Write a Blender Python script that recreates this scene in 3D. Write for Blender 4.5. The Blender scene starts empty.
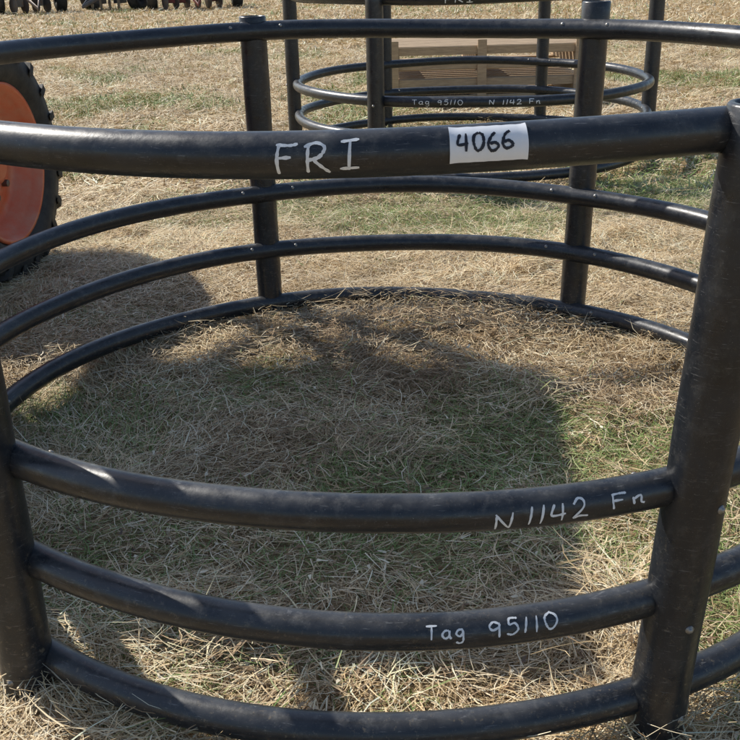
import bpy, math, random
import numpy as np
from mathutils import Vector, Matrix
random.seed(3); rng=np.random.default_rng(5)
scene=bpy.context.scene
scene.view_settings.view_transform='Standard'; scene.view_settings.look='None'; scene.view_settings.exposure=0

# ---------------------------------------------------------------- helpers
def link(ob,parent=None):
    scene.collection.objects.link(ob)
    if parent is not None: ob.parent=parent
    return ob
def empty(name,loc=(0,0,0),rotz=0):
    e=bpy.data.objects.new(name,None); e.location=loc; e.rotation_euler=(0,0,rotz); e.empty_display_size=.2
    return link(e)
class MB:
    def __init__(s): s.v=[];s.f=[];s.sm=[]
    def add(s,vs,fs,smooth=True):
        o=len(s.v); s.v+= [tuple(v) for v in vs]; s.f+=[tuple(i+o for i in f) for f in fs]; s.sm+=[smooth]*len(fs)
    def obj(s,name,mat,parent=None,bevel=0,loc=None):
        me=bpy.data.meshes.new(name); me.from_pydata(s.v,[],s.f); me.update()
        me.polygons.foreach_set('use_smooth',s.sm)
        me.materials.append(mat)
        ob=bpy.data.objects.new(name,me); link(ob,parent)
        if loc: ob.location=loc
        if bevel:
            m=ob.modifiers.new('b','BEVEL'); m.width=bevel; m.segments=2; m.limit_method='ANGLE'
        return ob
    def box(s,c,d,rot=None):
        hx,hy,hz=[k/2 for k in d]
        vs=[Vector((x,y,z)) for x in(-hx,hx) for y in(-hy,hy) for z in(-hz,hz)]
        if rot is not None: vs=[rot@v for v in vs]
        vs=[v+Vector(c) for v in vs]
        s.add(vs,[(0,1,3,2),(4,6,7,5),(0,4,5,1),(2,3,7,6),(0,2,6,4),(1,5,7,3)],False)
    def tube(s,pts,r,seg=16,closed=False,caps=True):
        pts=[Vector(p) for p in pts]; n=len(pts); vs=[];fs=[]
        rr=r if isinstance(r,(list,tuple)) else [r]*n
        up=None
        for i,p in enumerate(pts):
            if closed: t=pts[(i+1)%n]-pts[i-1]
            else: t=pts[min(i+1,n-1)]-pts[max(i-1,0)]
            t.normalize()
            if up is None:
                up=Vector((0,0,1)) if abs(t.z)<.9 else Vector((1,0,0))
            a=t.cross(up)
            if a.length<1e-4: a=t.cross(Vector((1,0,0)))
            a.normalize(); b=a.cross(t).normalized(); up=b
            for k in range(seg):
                w=2*math.pi*k/seg
                vs.append(p+rr[i]*(math.cos(w)*a+math.sin(w)*b))
        m=n if closed else n-1
        for i in range(m):
            for k in range(seg):
                j=(i+1)%n
                fs.append((i*seg+k,j*seg+k,j*seg+(k+1)%seg,i*seg+(k+1)%seg))
        s.add(vs,fs,True)
        if not closed and caps:
            s.add(vs[:seg],[tuple(range(seg))],False); s.add(vs[-seg:],[tuple(range(seg))[::-1]],False)
    def lathe(s,prof,origin,axis,seg=64,smooth=True):
        ax=Vector(axis).normalized(); a=ax.cross(Vector((0,0,1))).normalized(); b=ax.cross(a).normalized()
        vs=[];fs=[]
        for (h,r) in prof:
            for k in range(seg):
                w=2*math.pi*k/seg; vs.append(Vector(origin)+ax*h+r*(math.cos(w)*a+math.sin(w)*b))
        for i in range(len(prof)-1):
            for k in range(seg):
                fs.append((i*seg+k,(i+1)*seg+k,(i+1)*seg+(k+1)%seg,i*seg+(k+1)%seg))
        s.add(vs,fs,smooth)

def mat(name,base,rough=.6,metal=0,noise=None,nscale=20,bump=0,bscale=200,spec=.5,streak=None):
    m=bpy.data.materials.new(name); m.use_nodes=True; nt=m.node_tree; N=nt.nodes; L=nt.links
    b=N['Principled BSDF']; b.inputs['Roughness'].default_value=rough; b.inputs['Metallic'].default_value=metal
    b.inputs['Specular IOR Level'].default_value=spec
    b.inputs['Base Color'].default_value=(*base,1)
    tc=N.new('ShaderNodeTexCoord')
    if noise:
        mp=N.new('ShaderNodeMapping'); L.new(tc.outputs['Object'],mp.inputs[0])
        if streak: mp.inputs['Scale'].default_value=streak
        n=N.new('ShaderNodeTexNoise'); n.inputs['Scale'].default_value=nscale; n.inputs['Detail'].default_value=8; n.inputs['Roughness'].default_value=.65
        L.new(mp.outputs[0],n.inputs['Vector'])
        r=N.new('ShaderNodeValToRGB'); r.color_ramp.elements[0].position=.4; r.color_ramp.elements[1].position=.75
        r.color_ramp.elements[0].color=(*base,1); r.color_ramp.elements[1].color=(*noise,1)
        L.new(n.outputs['Fac'],r.inputs[0]); L.new(r.outputs[0],b.inputs['Base Color'])
    if bump:
        n2=N.new('ShaderNodeTexNoise'); n2.inputs['Scale'].default_value=bscale; n2.inputs['Detail'].default_value=4
        L.new(tc.outputs['Object'],n2.inputs['Vector'])
        bp=N.new('ShaderNodeBump'); bp.inputs['Strength'].default_value=bump; bp.inputs['Distance'].default_value=.002
        L.new(n2.outputs['Fac'],bp.inputs['Height']); L.new(bp.outputs[0],b.inputs['Normal'])
    return m

def pipe_mat():
    m=bpy.data.materials.new('black_poly_pipe'); m.use_nodes=True; nt=m.node_tree; N=nt.nodes; L=nt.links
    b=N['Principled BSDF']
    geo=N.new('ShaderNodeNewGeometry')
    def noise(sc,det=6,rough=.6,vec=None):
        n=N.new('ShaderNodeTexNoise'); n.inputs['Scale'].default_value=sc; n.inputs['Detail'].default_value=det; n.inputs['Roughness'].default_value=rough
        L.new(vec or geo.outputs['Position'],n.inputs['Vector']); return n.outputs['Fac']
    def ramp(f,p0,p1,c0,c1):
        r=N.new('ShaderNodeValToRGB'); r.color_ramp.elements[0].position=p0; r.color_ramp.elements[1].position=p1
        r.color_ramp.elements[0].color=(*c0,1); r.color_ramp.elements[1].color=(*c1,1); L.new(f,r.inputs[0]); return r.outputs[0]
    def mth(op,a,bb):
        x=N.new('ShaderNodeMath'); x.operation=op
        for i,s in enumerate((a,bb)):
            if isinstance(s,float): x.inputs[i].default_value=s
            else: L.new(s,x.inputs[i])
        return x.outputs[0]
    def mix(f,a,bb,mode='MIX'):
        x=N.new('ShaderNodeMix'); x.data_type='RGBA'; x.blend_type=mode
        L.new(f,x.inputs[0]); 
        for s,i in ((a,6),(bb,7)):
            if isinstance(s,tuple): x.inputs[i].default_value=(*s,1)
            else: L.new(s,x.inputs[i])
        return x.outputs[2]
    base=ramp(noise(9),.35,.7,(.0075,.0095,.0135),(.017,.020,.026))
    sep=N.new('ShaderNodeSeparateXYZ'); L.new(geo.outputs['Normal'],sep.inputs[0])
    sunlit_film=N.new('ShaderNodeMapRange'); sunlit_film.inputs['From Min'].default_value=.3; sunlit_film.inputs['From Max'].default_value=1; sunlit_film.inputs['To Min'].default_value=0; sunlit_film.inputs['To Max'].default_value=.38
    L.new(sep.outputs['Z'],sunlit_film.inputs[0])
    base=mix(mth('MULTIPLY',sunlit_film.outputs[0],ramp(noise(6,6,.65),.38,.62,(.1,)*3,(1,)*3)),base,(.14,.14,.14))  # upward faces paled in patches: dust plus sunlit highlight painted into the colour
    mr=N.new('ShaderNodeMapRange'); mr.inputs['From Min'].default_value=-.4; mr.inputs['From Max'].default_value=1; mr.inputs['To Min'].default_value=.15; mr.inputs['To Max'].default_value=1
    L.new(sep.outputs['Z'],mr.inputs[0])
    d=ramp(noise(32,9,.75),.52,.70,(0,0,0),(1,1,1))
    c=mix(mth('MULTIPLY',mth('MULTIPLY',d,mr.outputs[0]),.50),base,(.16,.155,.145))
    sp=N.new('ShaderNodeSeparateXYZ'); L.new(geo.outputs['Position'],sp.inputs[0])
    low=N.new('ShaderNodeMapRange'); low.inputs['From Min'].default_value=0; low.inputs['From Max'].default_value=.6; low.inputs['To Min'].default_value=.7; low.inputs['To Max'].default_value=.08
    L.new(sp.outputs['Z'],low.inputs[0])
    c=mix(mth('MULTIPLY',ramp(noise(85,5,.7),.59,.67,(0,0,0),(1,1,1)),low.outputs[0]),c,(.17,.14,.10))
    c=mix(mth('MULTIPLY',ramp(noise(420,2,.5),.69,.75,(0,0,0),(1,1,1)),.4),c,(.28,.28,.27))
    mp=N.new('ShaderNodeMapping'); L.new(geo.outputs['Position'],mp.inputs[0]); mp.inputs['Scale'].default_value=(1,1,14); mp.inputs['Rotation'].default_value=(.25,.2,0)
    c=mix(mth('MULTIPLY',ramp(noise(30,5,.7,mp.outputs[0]),.61,.68,(0,0,0),(1,1,1)),.42),c,(.24,.24,.24))
    L.new(c,b.inputs['Base Color'])
    r=ramp(noise(24,8,.7),.35,.7,(.25,)*3,(.50,)*3); L.new(r,b.inputs['Roughness'])
    b.inputs['Specular IOR Level'].default_value=.6
    bp=N.new('ShaderNodeBump'); bp.inputs['Strength'].default_value=.3; bp.inputs['Distance'].default_value=.0016
    L.new(noise(60,7,.65),bp.inputs['Height']); L.new(bp.outputs[0],b.inputs['Normal'])
    return m
M_pipe=pipe_mat()
M_bolt=mat('zinc_bolt',(.36,.36,.35),.5,.8,(.2,.17,.14),60)
M_white=mat('white_paint_marker',(.80,.82,.84),.6,0,(.62,.65,.68),90)
M_label=mat('white_label',(.82,.83,.85),.55,0,(.74,.76,.79),25,.1,80)
M_ink=mat('black_marker_ink',(.012,.012,.02),.5)
M_tire=mat('tire_rubber',(.018,.018,.018),.75,0,(.06,.055,.045),14,.4,60)
M_orange=mat('orange_paint',(.68,.13,.045),.42,0,(.62,.27,.16),7,.08,40)
M_grey=mat('dark_grey_paint',(.07,.07,.075),.5,0,(.13,.12,.11),10)
M_steel=mat('worn_steel',(.16,.15,.14),.5,.6,(.20,.11,.06),12)
M_wood=mat('weathered_wood',(.50,.36,.22),.8,0,(.30,.21,.13),9,.5,60,streak=(1,8,12))
M_red=mat('faded_red_paint',(.20,.035,.025),.6,0,(.10,.05,.035),6)
M_seat=mat('black_vinyl',(.02,.02,.02),.5,0,(.04,.04,.04),20)

# ---------------------------------------------------------------- terrain height
def hash2(ix,iy,seed):
    h=(ix.astype(np.int64)*374761393+iy.astype(np.int64)*668265263+seed*982451653)&0xffffffff
    h=((h^(h>>13))*1274126177)&0xffffffff
    return ((h^(h>>16))&0xffff)/65535.0
def vnoise(x,y,sc,seed):
    x=np.asarray(x,float)*sc;y=np.asarray(y,float)*sc
    ix=np.floor(x);iy=np.floor(y);fx=x-ix;fy=y-iy
    fx=fx*fx*(3-2*fx);fy=fy*fy*(3-2*fy)
    a=hash2(ix,iy,seed);b=hash2(ix+1,iy,seed);c=hash2(ix,iy+1,seed);d=hash2(ix+1,iy+1,seed)
    return (a*(1-fx)+b*fx)*(1-fy)+(c*(1-fx)+d*fx)*fy
def sstep(a,b,t):
    t=np.clip((t-a)/(b-a),0,1); return t*t*(3-2*t)
def H(x,y):
    x=np.asarray(x,float);y=np.asarray(y,float)
    h=.024*(vnoise(x,y,1.7,1)-.5)+.020*(vnoise(x,y,5,2)-.5)
    h=h+.045*sstep(2.9,3.5,y)*(1-.6*sstep(4.2,5.5,y))*np.exp(-(x/2.5)**2)
    return h

# ---------------------------------------------------------------- ground sheet
def axis_coords():
    xs=[0.0];st=.08
    while xs[-1]<4: xs.append(xs[-1]+st)
    while xs[-1]<400:
        st*=1.12; xs.append(xs[-1]+st)
    return xs
a=axis_coords(); X=np.array([-v for v in a[:0:-1]]+a); Yc=np.array([-v for v in a[:0:-1]]+a)+3.5
gx,gy=np.meshgrid(X,Yc); gz=H(gx,gy)
nx=len(X);ny=len(Yc)
me=bpy.data.meshes.new('ground')
vv=np.stack([gx,gy,gz],-1).reshape(-1,3)
ii=np.arange((nx)*(ny)).reshape(ny,nx)
q=np.stack([ii[:-1,:-1],ii[:-1,1:],ii[1:,1:],ii[1:,:-1]],-1).reshape(-1,4)
def mesh_np(me,vv,q):
    me.vertices.add(len(vv)); me.vertices.foreach_set('co',vv.astype(np.float32).ravel())
    me.loops.add(q.size); me.loops.foreach_set('vertex_index',q.astype(np.int32).ravel())
    me.polygons.add(len(q)); me.polygons.foreach_set('loop_start',(np.arange(len(q))*4).astype(np.int32))
    me.update(calc_edges=True)
mesh_np(me,vv,q); me.polygons.foreach_set('use_smooth',[True]*len(q))
def ground_mat():
    m=bpy.data.materials.new('dry_ground'); m.use_nodes=True; nt=m.node_tree; N=nt.nodes; L=nt.links
    b=N['Principled BSDF']; b.inputs['Roughness'].default_value=.95; b.inputs['Specular IOR Level'].default_value=.1
    geo=N.new('ShaderNodeNewGeometry')
    def noise(sc,det=6,rough=.6):
        n=N.new('ShaderNodeTexNoise'); n.inputs['Scale'].default_value=sc; n.inputs['Detail'].default_value=det; n.inputs['Roughness'].default_value=rough
        L.new(geo.outputs['Position'],n.inputs['Vector']); return n.outputs['Fac']
    r=N.new('ShaderNodeValToRGB'); e=r.color_ramp.elements
    e[0].position=.3;e[0].color=(.20,.135,.07,1); e[1].position=.7;e[1].color=(.62,.46,.27,1)
    x=e.new(.5); x.color=(.45,.32,.17,1)
    L.new(noise(14,10,.75),r.inputs[0])
    r2=N.new('ShaderNodeValToRGB'); r2.color_ramp.elements[0].position=.5;r2.color_ramp.elements[1].position=.75
    r2.color_ramp.elements[0].color=(0,0,0,1); r2.color_ramp.elements[1].color=(.6,.6,.6,1)
    L.new(noise(.55,5,.6),r2.inputs[0])
    mx=N.new('ShaderNodeMix'); mx.data_type='RGBA'; L.new(r2.outputs[0],mx.inputs[0]); L.new(r.outputs[0],mx.inputs[6]); mx.inputs[7].default_value=(.24,.23,.09,1)
    L.new(mx.outputs[2],b.inputs['Base Color'])
    bp=N.new('ShaderNodeBump'); bp.inputs['Strength'].default_value=.9; bp.inputs['Distance'].default_value=.03
    L.new(noise(40,8,.7),bp.inputs['Height']); L.new(bp.outputs[0],b.inputs['Normal'])
    return m
me.materials.append(ground_mat())
link(bpy.data.objects.new('ground',me))

# ---------------------------------------------------------------- grass: one mesh of blades
C0=(.0527,2.5484); RR=1.2
V=[];Q=[];COL=[];off=0
def gpatch(x,y):
    c=0
    for (a,b,r,s) in ((.0,5.2,.35,.36),(.75,4.9,.45,.36),(1.75,5.6,.5,.34),(-.35,3.05,.30,.26),(.45,2.75,.3,.22),(.1,2.1,.4,.2),(-.95,2.75,.25,.28),(-.75,1.9,.25,.26),(1.0,2.2,.25,.24),(1.2,1.7,.3,.20),(.85,1.75,.2,.18),(1.45,4.1,.35,.22),(2.2,7.5,.7,.28),(-1.2,7.2,.8,.24),(.3,9.2,.8,.22),(-2.6,10.5,1,.22),(3.4,11,1.1,.22)):
        c=c+s*np.exp(-(((x-a)/r)**2+((y-b)/r)**2))
    return c
def bpatch(x,y): # brown matted thatch
    c=0
    for (a,b,r,s) in ((-.1,3.35,.28,.8),(.22,3.05,.25,.8),(.45,3.5,.25,.7),(-.25,2.6,.3,.5),(.15,2.35,.25,.6),(.8,2.95,.2,.6),(-.1,1.6,.3,.5)):
        c=c+s*np.exp(-(((x-a)/r)**2+((y-b)/r)**2))
    return np.clip(c*(.3+1.1*vnoise(x,y,8,77)),0,.85)
def blades(n,xr,yr,length,width,lift,seg=3,fanx=None,greenp=1.0,upright=.12,seed=0,dens=None,pal=None):
    global off
    g=np.random.default_rng(seed)
    x=g.uniform(*xr,n);y=g.uniform(*yr,n)
    keep=np.ones(n,bool)
    if fanx: keep&=np.abs(x)<fanx(y)
    if dens is not None: keep&=g.random(n)<dens(x,y)
    x=x[keep];y=y[keep];n=len(x)
    Ln=length*g.uniform(.4,1.6,n); W=width*g.uniform(.55,1.5,n)
    az=g.uniform(0,2*np.pi,n)
    sw=vnoise(x,y,2.2,7)*2*np.pi*1.5
    az=np.where(g.random(n)<.45,sw+g.normal(0,.5,n),az)
    gr=vnoise(x,y,.9,11)*.5+vnoise(x,y,2.7,12)*.35+vnoise(x,y,9,13)*.15+gpatch(x,y)
    green=(g.random(n)<np.clip((gr-.54)*3.2,.015,.75)*greenp)
    up=(g.random(n)<upright)|(green&(g.random(n)<.6))
    el=np.where(up,g.uniform(.5,1.3,n),g.normal(.10,.14,n))
    Ln=np.where(up,Ln*.5,Ln)
    bp_=bpatch(x,y)
    z0=H(x,y)+np.where(up,0,g.uniform(0,1,n)**1.6*lift*(.4+1.3*vnoise(x,y,6,21)+1.2*bp_))
    curve=g.normal(0,.9,n); droop=np.where(up,g.uniform(.3,1.1,n),g.uniform(-.1,.35,n))
    px,py,pz=x.copy(),y.copy(),z0.copy()
    rings=[]
    for s in range(seg+1):
        t=s/seg
        a=az+curve*t; e=el-droop*t
        wd=W*(1-.75*t) if s>0 else W*.8
        tw=g.uniform(-.2,.2,n)
        nxx=-np.sin(a);nyy=np.cos(a)
        rings.append(np.stack([px-nxx*wd/2,py-nyy*wd/2,pz-tw*wd],-1)); rings.append(np.stack([px+nxx*wd/2,py+nyy*wd/2,pz+tw*wd],-1))
        st=Ln/seg
        px=px+np.cos(e)*np.cos(a)*st;py=py+np.cos(e)*np.sin(a)*st;pz=np.maximum(pz+np.sin(e)*st,H(px,py)+.001)
    vs=np.stack(rings,1)
    k=2*(seg+1)
    base=(np.arange(n)*k+off)[:,None]
    for s in range(seg):
        Q.append(np.concatenate([base+2*s,base+2*s+1,base+2*s+3,base+2*s+2],1))
    V.append(vs.reshape(-1,3)); off+=n*k
    if pal is None: pal=np.array([(.80,.64,.40),(.68,.52,.30),(.54,.39,.20),(.87,.75,.53),(.33,.22,.12),(.74,.62,.42)])
    w=np.array([.24,.24,.17,.15,.09,.11]);c=pal[g.choice(6,n,p=w/w.sum())]
    br=vnoise(x,y,1.3,31)*.5+vnoise(x,y,5,32)*.5
    c=c*(.74+.58*br)[:,None]
    brown=np.array([(.36,.24,.13),(.27,.175,.09),(.46,.33,.19)])[g.choice(3,n)]
    c=np.where((g.random(n)<bp_)[:,None],brown,c)
    gp=np.array([(.22,.31,.08),(.31,.37,.13),(.42,.44,.20),(.16,.25,.06)])
    c=np.where(green[:,None],gp[g.choice(4,n)],c)*g.uniform(.85,1.12,n)[:,None]
    c=np.minimum(c,.88)
    COL.append(np.repeat(np.concatenate([c,np.ones((n,1))],1),k,0))
blades(310000,(-2.3,2.6),(.75,6.0),.070,.0028,.028,3,fanx=lambda y:y*.44+.5,seed=1)
def ringd(x,y):
    d=np.abs(np.hypot(x-C0[0],y-C0[1])-RR)
    return np.exp(-(d/.07)**2)*(vnoise(x,y,3,41)>.38)*.9
blades(90000,(-1.4,1.5),(1.1,4.0),.09,.0026,.06,3,upright=.45,seed=2,greenp=.9,dens=ringd)
blades(150000,(-1.6,2.0),(1.2,5.5),.095,.0026,.065,3,upright=.3,seed=3,greenp=.4,dens=lambda x,y:(vnoise(x,y,2.4,51)*.6+vnoise(x,y,6,52)*.4>.62)*.8)
blades(14000,(-2.0,2.2),(.9,6.0),.018,.009,.045,2,fanx=lambda y:y*.44+.5,seed=8,greenp=.3,upright=.1,
  pal=np.array([(.25,.16,.08),(.38,.26,.14),(.18,.11,.06),(.80,.70,.50),(.12,.08,.05),(.45,.33,.2)]))
blades(230000,(-6,7),(5.5,16),.12,.008,.035,2,fanx=lambda y:y*.44+.8,seed=4)
blades(110000,(-18,18),(15,42),.20,.022,.05,2,fanx=lambda y:y*.44+1,seed=5,upright=.3)
V=np.concatenate(V);Q=np.concatenate(Q);COL=np.concatenate(COL)
me=bpy.data.meshes.new('dry_grass'); mesh_np(me,V,Q)
ca=me.color_attributes.new('Col','FLOAT_COLOR','POINT'); ca.data.foreach_set('color',COL.astype(np.float32).ravel())
m=bpy.data.materials.new('straw_blades'); m.use_nodes=True; nt=m.node_tree;b=nt.nodes['Principled BSDF']
at=nt.nodes.new('ShaderNodeAttribute'); at.attribute_name='Col'; nt.links.new(at.outputs['Color'],b.inputs['Base Color'])
b.inputs['Roughness'].default_value=.55; b.inputs['Specular IOR Level'].default_value=.35
me.materials.append(m); link(bpy.data.objects.new('dry_grass',me))

# ---------------------------------------------------------------- handwriting strokes
G={
'F':(.62,[[(0.02,1),(.0,.5),(.03,0)],[(-.05,1),(.35,.97),(.62,1.0)],[(0,.55),(.42,.56)]]),
'R':(.68,[[(0.05,.95),(.02,.5),(0,0)],[(-.08,.9),(.25,1.02),(.5,.9),(.5,.68),(.3,.52),(.04,.48)],[(.15,.5),(.68,-.02)]]),
'I':(.6,[[(.32,.97),(.28,.03)],[(.05,.98),(.62,1.0)],[(0,.02),(.58,.04)]]),
'4':(.6,[[(.12,.95),(.0,.42),(.55,.46)],[(.45,1),(.40,0)]]),
'0':(.55,[[(.3,1),(.05,.8),(0,.4),(.15,.03),(.38,.05),(.55,.4),(.5,.8),(.28,1)]]),
'6':(.55,[[(.42,1),(.15,.75),(0,.35),(.15,.02),(.4,.03),(.52,.25),(.35,.45),(.08,.35)]]),
'N':(.6,[[(0,0),(.02,.9)],[(.02,.95),(.5,.05)],[(.5,.02),(.6,1.05)]]),
'1':(.2,[[(.16,1),(.04,0)]]),
'2':(.55,[[(.02,.75),(.2,1),(.45,.9),(.42,.6),(.02,.05),(.3,.1),(.6,.06)]]),
'T':(.6,[[(-.02,.98),(.6,1.0)],[(.3,.98),(.27,0)]]),
'a':(.5,[[(.42,.6),(.15,.6),(0,.3),(.15,.02),(.38,.2),(.43,.6)],[(.43,.6),(.42,.15),(.55,0)]]),
'g':(.5,[[(.42,.6),(.15,.62),(.02,.35),(.2,.12),(.42,.3)],[(.44,.62),(.42,-.2),(.2,-.38),(.0,-.25)]]),
'9':(.5,[[(.45,.85),(.2,1),(.0,.75),(.15,.5),(.42,.65),(.46,.85)],[(.46,.9),(.40,0)]]),
'5':(.5,[[(.5,1),(.15,.98),(.1,.6)],[(.1,.6),(.4,.62),(.48,.3),(.25,.02),(0,.1)]]),
'n':(.5,[[(0,.6),(.02,0)],[(.02,.4),(.2,.6),(.36,.5),(.36,.15),(.5,0)]]),
' ':(.5,[]),
}
def wob(k,th):
    return .0045*math.sin(2*th+k*1.7)+.003*math.sin(6*th+k*2.3), .006*math.sin(2*th+.5)+.003*math.sin(3*th+k)
def rail_c(k,z,a):
    dz,dr=wob(k,a); rad=Vector((math.sin(a),-math.cos(a),0))
    return rad*(RR+dr)+Vector((0,0,z+dz)), rad
def surf(k,z,a,phi,r):
    c,rad=rail_c(k,z,a)
    return c+rad*(r*math.cos(phi))+Vector((0,0,r*math.sin(phi)))
def text(mb,txt,k,z,x0,x1,ph0,ph1,r,w,tilt=0,lift=.0006,gap=.28):
    tot=sum(G[c][0]+gap for c in txt)-gap
    cur=0; sc=(x1-x0)/tot
    for ch in txt:
        wd,st=G[ch]
        jy=random.uniform(-.06,.06)
        for s in st:
            P=[Vector((p[0]+random.uniform(-.025,.025),p[1]+jy+random.uniform(-.04,.04))) for p in s]; out=[]
            if len(P)==2: out=[P[0].lerp(P[1],i/6) for i in range(7)]
            else:
                for i in range(len(P)-1):
                    p0=P[max(i-1,0)];p1=P[i];p2=P[i+1];p3=P[min(i+2,len(P)-1)]
                    for j in range(6):
                        t=j/6; out.append(.5*((2*p1)+(p2-p0)*t+(2*p0-5*p1+4*p2-p3)*t*t+(3*p1-p0-3*p2+p3)*t**3))
                out.append(P[-1])
            S=[]
            for p in out:
                X=x0+(cur+p.x)*sc; ph=ph0+(ph1-ph0)*(p.y+tilt*(cur+p.x))
                S.append(Vector((X,r*ph)))
            vs=[]
            for i,p in enumerate(S):
                t=(S[min(i+1,len(S)-1)]-S[max(i-1,0)]).normalized(); n=Vector((-t.y,t.x))
                ww=w*(.75+.5*random.random())/2
                if i in(0,len(S)-1): ww*=.6
                for sg in(-1,1):
                    q=p+n*ww*sg
                    aa=math.asin(max(-.99,min(.99,q.x/RR)))
                    vs.append(surf(k,z,aa,q.y/r,r+lift))
            mb.add(vs,[(2*i,2*i+1,2*i+3,2*i+2) for i in range(len(S)-1)],True)
        cur+=wd+gap

# ---------------------------------------------------------------- hay ring feeder
ZR=[1.088,.514,.2956,.080]; r_rail=.0318; r_post=.0515; OFF=.034
def feeder(center,post_a,tops,texts,base=0,leans=None):
    root=empty('hay_ring_feeder',(center[0],center[1],base))
    mb=MB(); bo=MB()
    for k,z in enumerate(ZR):
        pts=[rail_c(k,z,2*math.pi*i/160)[0] for i in range(160)]
        rr=r_rail*(1.03 if k==0 else 1.0)
        mb.tube(pts,rr,24,closed=True)
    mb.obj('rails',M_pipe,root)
    mb=MB()
    for i,(a,tp) in enumerate(zip(post_a,tops)):
        ln=(leans or {}).get(i,((0,0),(0,0)))
        def axis_at(z):
            t=z/ZR[0]
            return Vector((math.cos(a)*(RR+OFF)+ln[0][0]*(1-t)+ln[1][0]*t,math.sin(a)*(RR+OFF)+ln[0][1]*(1-t)+ln[1][1]*t,0))
        h=ZR[0]+tp; n=14
        rp=r_post*(1.0 if math.sin(a)<0 else .93)
        prof=[(-.03,rp)]+[(h*j/n,rp*(1+.012*math.sin(j*1.7+i))) for j in range(1,n)]+[(h-.004,rp),(h,rp-.003),(h,rp-.010),(h-.12,rp-.011)]
        seg=32; vs=[];fs=[]
        for (z,r) in prof:
            for s in range(seg):
                w=2*math.pi*s/seg; vs.append(axis_at(z)+Vector((r*math.cos(w),r*math.sin(w),z)))
        for j in range(len(prof)-1):
            for s in range(seg): fs.append((j*seg+s,j*seg+(s+1)%seg,(j+1)*seg+(s+1)%seg,(j+1)*seg+s))
        mb.add(vs,fs,True)
        rad=Vector((math.cos(a),math.sin(a),0)); tan=Vector((-rad.y,rad.x,0))
        for k,z in enumerate(ZR):
            rd2=(rad+tan*.25*(1 if k%2 else -.6)).normalized()
            zz=z-.030+.012*(k%2)
            p=axis_at(zz)+rd2*rp+Vector((0,0,zz))
            if k>0: bo.lathe([(-.004,.0078),(.001,.0078),(.0015,.005),(.0045,.0042),(.0055,.002),(.0056,0.0001)],p,rd2,12)
            for sd in(-1,1):
                if random.random()<.35: continue
                aa=a+sd*random.uniform(.06,.085)
                d=Vector((math.cos(aa),math.sin(aa),0)); ak=math.atan2(d.x,-d.y)
                cc,rd=rail_c(k,z,ak)
                n_=(-rd*.75+Vector((0,0,.5))).normalized()
                bo.lathe([(-.004,.0062),(.001,.0062),(.003,.004),(.004,.0001)],cc+n_*r_rail,n_,10)
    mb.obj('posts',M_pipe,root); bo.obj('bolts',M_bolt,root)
    for nm,m_,args in texts:
        t=MB()
        for A in args:
            text(t,*A)
        t.obj(nm,m_,root)
    return root
D=math.radians
rt=r_rail*1.03
cx=C0[0]
near_tx=[('marker_fri',M_white,[('FRI',0,ZR[0],-.113-cx,-.006-cx,D(-36),D(34),rt,.0044,.03)]),
 ('label_number',M_ink,[('4066',0,ZR[0],.122-cx,.193-cx,D(5),D(46),rt,.0038,0,.0016,.22)]),
 ('marker_n1142',M_white,[('N',1,ZR[1],.186-cx,.212-cx,D(-30),D(22),r_rail,.0036,0),('1142',1,ZR[1],.236-cx,.328-cx,D(-20),D(36),r_rail,.0036,.04),
     ('Fn',1,ZR[1],.372-cx,.424-cx,D(0),D(42),r_rail,.0036,.05)]),
 ('marker_tag95110',M_white,[('Tag',2,ZR[2],.082-cx,.142-cx,D(14),D(54),r_rail,.0034,0),('95110',2,ZR[2],.183-cx,.294-cx,D(8),D(56),r_rail,.0034,.02)])]
root=feeder((C0[0],C0[1]),[-1.168,-2.212,1.9356,.9356,-.11,3.05],[.045,.06,.055,.085,.06,.06],near_tx,
   leans={0:((-.030,0),(.026,0)),3:((-.01,0),(.01,0))})
lb=MB(); vs=[];fs=[];na,nph=16,14
for i in range(na+1):
    for j in range(nph+1):
        Xp=(.111-cx)+(.213-.111)*i/na; aa=math.asin(Xp/RR); ph=D(-22)+D(90)*j/nph
        vs.append(surf(0,ZR[0],aa,ph,rt+.0008+(.0014 if (i in(0,na)) else 0)+.0003*math.sin(i*2.1+j*.9)))
for i in range(na):
    for j in range(nph): fs.append((i*(nph+1)+j,(i+1)*(nph+1)+j,(i+1)*(nph+1)+j+1,i*(nph+1)+j+1))
lb.add(vs,fs,True); lb.obj('label',M_label,root)
far_tx=[('marker_fri',M_white,[('FRI',0,ZR[0],-.27,-.12,D(-35),D(35),rt,.006,0)]),
 ('marker_text',M_white,[('Tag 95110',1,ZR[1],-.45,-.17,D(-20),D(30),r_rail,.0038,0),('N 1142 Fn',1,ZR[1],-.02,.27,D(-20),D(30),r_rail,.0046,0)])]
feeder((.745,7.05),[D(t) for t in(-123,-183,57,-3,-63,117)],[.06]*6,far_tx,base=.01)

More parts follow.
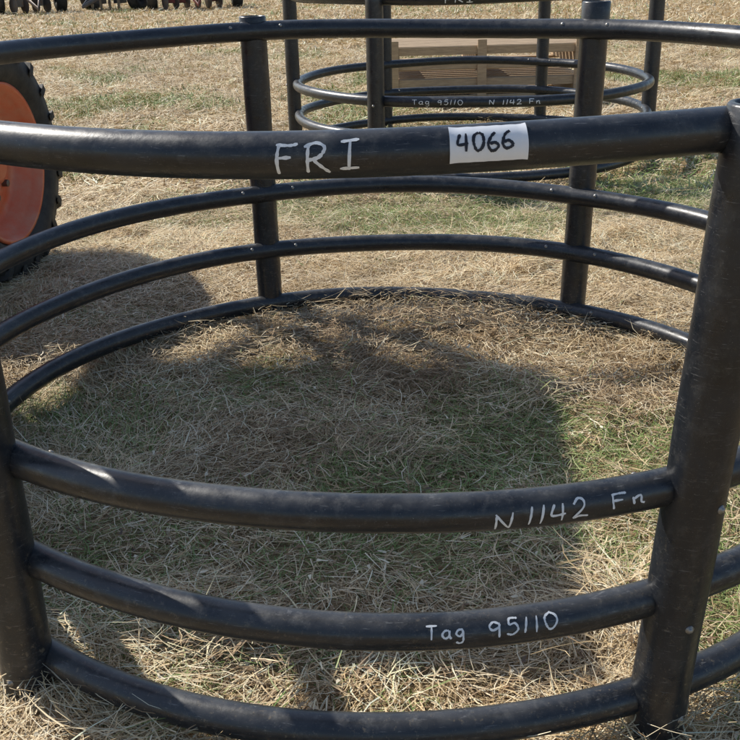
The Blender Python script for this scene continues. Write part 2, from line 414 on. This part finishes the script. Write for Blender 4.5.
# ---------------------------------------------------------------- wooden pallets stacked
pal=empty('wooden_pallet_stack',(1.14,10.05,.0),D(2))
mb=MB()
for lv in range(2):
    z=.015+lv*.29
    for sx in(-.86,-.06,.86): mb.box((sx,0,z+.125),(.09,1.0,.17))
    for j in range(7): mb.box((random.uniform(-.012,.012),-.45+.15*j,z+.222),(1.82,.11,.022),Matrix.Rotation(random.uniform(-.01,.01),3,'Z'))
    for j in (0,3,6): mb.box((0,-.45+.15*j,z+.026),(1.82,.11,.022))
    mb.box((0,-.512,z+.19),(1.82,.022,.075)); 
    mb.box((0,-.512,z+.05),(1.82,.022,.055))
for sx in (-.87,-.05,.86): mb.box((sx,-.536,.30),(.085,.022,.58),Matrix.Rotation(random.uniform(-.02,.02),3,'Y'))
mb.obj('boards',M_wood,pal,bevel=.004)

# ---------------------------------------------------------------- tractor
trc=empty('tractor',(-1.685,4.33,.0),D(-7))   # local: +x outward (axle), -y forward
def wheel(name,x,y,R,Wd,side,rimr,lug=22):
    t=MB(); h=Wd/2
    prof=[(-h*.75,rimr),(-h,rimr+.04),(-h*1.05,R*.80),(-h*.95,R*.93),(-h*.6,R*.965),(0,R*.975),(h*.6,R*.965),(h*.95,R*.93),(h*1.05,R*.80),(h,rimr+.04),(h*.75,rimr)]
    t.lathe(prof,(x,y,R),(1,0,0),72)
    for s in range(lug):
        for sg in(-1,1):
            w0=2*math.pi*(s+(.5 if sg>0 else 0))/lug
            vs=[]
            for (u,dw,rr) in((0,0,R*.965),(.55,.09,R*.965),(1.03,.15,R*.91),(1.08,.16,R*.86)):
                for th in(-.035,.035):
                    for lift in(-.01,.028 if u<1.05 else .012):
                        w=w0+dw+th; r_=rr+lift
                        vs.append((x+sg*h*u,y+r_*math.cos(w),R+r_*math.sin(w)))
            fs=[]
            for i in range(3):
                o=i*4;fs+=[(o,o+1,o+5,o+4),(o+2,o+6,o+7,o+3),(o+1,o+3,o+7,o+5)]
            fs+=[(0,2,3,1),(12,13,15,14)]
            t.add(vs,fs,False)
    t.obj(name+'_tire',M_tire,trc)
    r=MB(); o=side
    prof=[(o*h*.80,rimr+.012),(o*h*.90,rimr+.012),(o*h*.90,rimr-.006),(o*h*.60,rimr-.015),(o*h*.55,rimr*.90),(o*h*.15,rimr*.84),(o*h*.05,rimr*.72),(o*h*.20,rimr*.55),(o*h*.28,rimr*.36),(o*h*.10,rimr*.33),(o*h*.10,rimr*.27),(o*h*.55,rimr*.25),(o*h*.62,rimr*.18),(o*h*.62,.001)]
    r.lathe(prof,(x,y,R),(1,0,0),64)
    r.lathe([(-o*h*.8,rimr+.01),(o*h*.5,rimr-.01)],(x,y,R),(1,0,0),48)
    r.obj(name+'_rim',M_orange,trc)
    bb=MB()
    for i in range(8):
        w=2*math.pi*i/8
        bb.lathe([(o*h*.2,.016),(o*h*.42,.016),(o*h*.44,.001)],(x,y+rimr*.44*math.cos(w),R+rimr*.44*math.sin(w)),(1,0,0),8,False)
    bb.obj(name+'_lugnuts',M_steel,trc)
wheel('rear_wheel_right',0,0,.525,.30,1,.335)
wheel('rear_wheel_left',-1.28,0,.525,.30,-1,.335)
wheel('front_wheel_right',-.10,-1.62,.32,.20,1,.19,16)
wheel('front_wheel_left',-1.18,-1.62,.32,.20,-1,.19,16)
b_=MB()
b_.box((-.64,-.55,.62),(.42,2.0,.34)); b_.box((-.64,0,.55),(1.0,.22,.22)); b_.box((-.64,-1.62,.36),(1.0,.10,.12))
b_.box((-.64,-.1,.82),(.9,.9,.04)); b_.box((-.64,-2.02,.55),(.5,.10,.35))
b_.obj('chassis',M_grey,trc,.01)
h_=MB()
h_.box((-.64,-1.35,.98),(.54,1.25,.46)); h_.box((-.64,-1.4,1.22),(.46,1.1,.05)); h_.obj('hood',M_orange,trc,.05)
f_=MB()
for xx in(0,-1.28):
    vs=[];fs=[]
    sg=1 if xx==0 else -1
    for i in range(15):
        w=D(84)+D(88)*i/14; r_=.595
        for dx in(-.22*sg,.05*sg): 
            for rr in(r_,r_+.014): vs.append((xx+dx,rr*math.cos(w),.525+rr*math.sin(w)))
    for i in range(14):
        o=i*4; fs+=[(o,o+4,o+6,o+2),(o+1,o+3,o+7,o+5),(o,o+1,o+5,o+4),(o+2,o+6,o+7,o+3)]
    fs+=[(0,2,3,1),(56,57,59,58)]
    f_.add(vs,fs,False)
f_.obj('fenders',M_grey,trc)
s_=MB()
s_.box((-.64,.0,1.0),(.46,.44,.12)); s_.box((-.64,.22,1.25),(.46,.10,.5)); s_.obj('seat',M_seat,trc,.03)
p_=MB()
for xx in(-.18,-1.10):
    p_.box((xx,.24,1.35),(.07,.07,1.66))
    p_.box((xx,-.80,1.55),(.045,.045,1.26))
p_.box((-.64,.24,2.15),(1.1,.07,.07)); 
p_.obj('rollover_frame',M_grey,trc,.008)
c_=MB(); c_.box((-.62,-.41,2.22),(1.60,1.52,.07)); c_.obj('canopy',M_orange,trc,.03)
w_=MB()
ring=[(-.64+.19*math.cos(2*math.pi*i/24),-.46+.16*math.sin(2*math.pi*i/24),1.32+.07*math.sin(2*math.pi*i/24)) for i in range(24)]
w_.tube(ring,.013,8,closed=True); w_.tube([(-.64,-.46,1.32),(-.64,-.66,1.15)],.02,8)
w_.tube([(-.45,-1.5,1.2),(-.45,-1.5,1.75)],.025,10); w_.obj('steering_wheel_and_exhaust',M_seat,trc)

# ---------------------------------------------------------------- distant implements
def implement(x,y,w,paint,rz):
    e=empty('farm_implement',(x,y,0),rz); m_=MB(); t=MB(); dk=MB()
    m_.box((0,0,.55),(w,.16,.16)); m_.box((0,.8,.55),(w,.16,.16)); m_.box((-w*.3,.4,.56),(.14,.9,.14)); m_.box((w*.3,.4,.56),(.14,.9,.14))
    m_.box((0,.4,.95),(w*.8,.7,.45)); m_.box((-w*.25,-.1,.33),(w*.26,.25,.30)); m_.box((w*.22,.1,.32),(w*.16,.4,.26))
    m_.tube([(-.3,-.1,.6),(0,-1.3,.16),(.3,-.1,.6)],.06,8)
    m_.obj('frame',paint,e,.02)
    n=int(w/.3)
    for i in range(n):
        xx=-w/2+.15+i*.3
        dk.lathe([(-.02,.001),(0,.22),(.02,.001)],(xx,-.25,.22),(1,.45,0),20,False)
    dk.obj('discs',M_steel,e)
    for xx in(-w/2-.2,w/2+.2):
        t.lathe([(-.13,.2),(-.15,.32),(-.12,.39),(0,.41),(.12,.39),(.15,.32),(.13,.2),(.03,.17),(.03,.001)],(xx,.2,.40),(1,0,0),28)
        t.lathe([(-.13,.2),(-.04,.17),(-.04,.001)],(xx,.2,.40),(1,0,0),28)
    t.obj('wheels',M_tire,e)
implement(-9.3,29.6,1.3,M_steel,D(25)); implement(-7.2,30.2,1.2,M_grey,D(-22)); implement(-4.7,29.8,2.0,M_red,D(12)); implement(9.6,32,2.2,M_steel,D(-8)); implement(-12.0,29.8,2.0,M_red,D(15))

# ---------------------------------------------------------------- light
az=Vector((.79,-.61)).normalized(); EL=D(40)
sun=bpy.data.lights.new('sun','SUN'); sun.energy=5.0; sun.angle=D(.5); sun.color=(1,.95,.87)
so=bpy.data.objects.new('sun',sun); link(so)
so.rotation_euler=Vector((az.x*math.cos(EL),az.y*math.cos(EL),-math.sin(EL))).to_track_quat('-Z','Y').to_euler()
w=bpy.data.worlds.new('World'); scene.world=w; w.use_nodes=True; nt=w.node_tree
sk=nt.nodes.new('ShaderNodeTexSky'); sk.sky_type='NISHITA'; sk.sun_disc=False; sk.sun_elevation=EL; sk.sun_rotation=math.atan2(-az.x,-az.y)
nt.links.new(sk.outputs[0],nt.nodes['Background'].inputs[0]); nt.nodes['Background'].inputs[1].default_value=.14

# ---------------------------------------------------------------- camera
cam=bpy.data.cameras.new('camera'); co=bpy.data.objects.new('camera',cam); link(co)
cam.sensor_width=36; cam.lens=983.55/740*36; cam.clip_end=1000; cam.clip_start=.05
pt,ro=.4003,-.0239
fw=Vector((0,math.cos(pt),-math.sin(pt))); up=Vector((0,math.sin(pt),math.cos(pt))); rt_=Vector((1,0,0))
R_=rt_*math.cos(ro)+up*math.sin(ro); U_=up*math.cos(ro)-rt_*math.sin(ro)
M=Matrix((( R_.x,U_.x,-fw.x,0),(R_.y,U_.y,-fw.y,0),(R_.z,U_.z,-fw.z,1.3367),(0,0,0,1)))
co.matrix_world=M; scene.camera=co
print('blades verts',len(V))
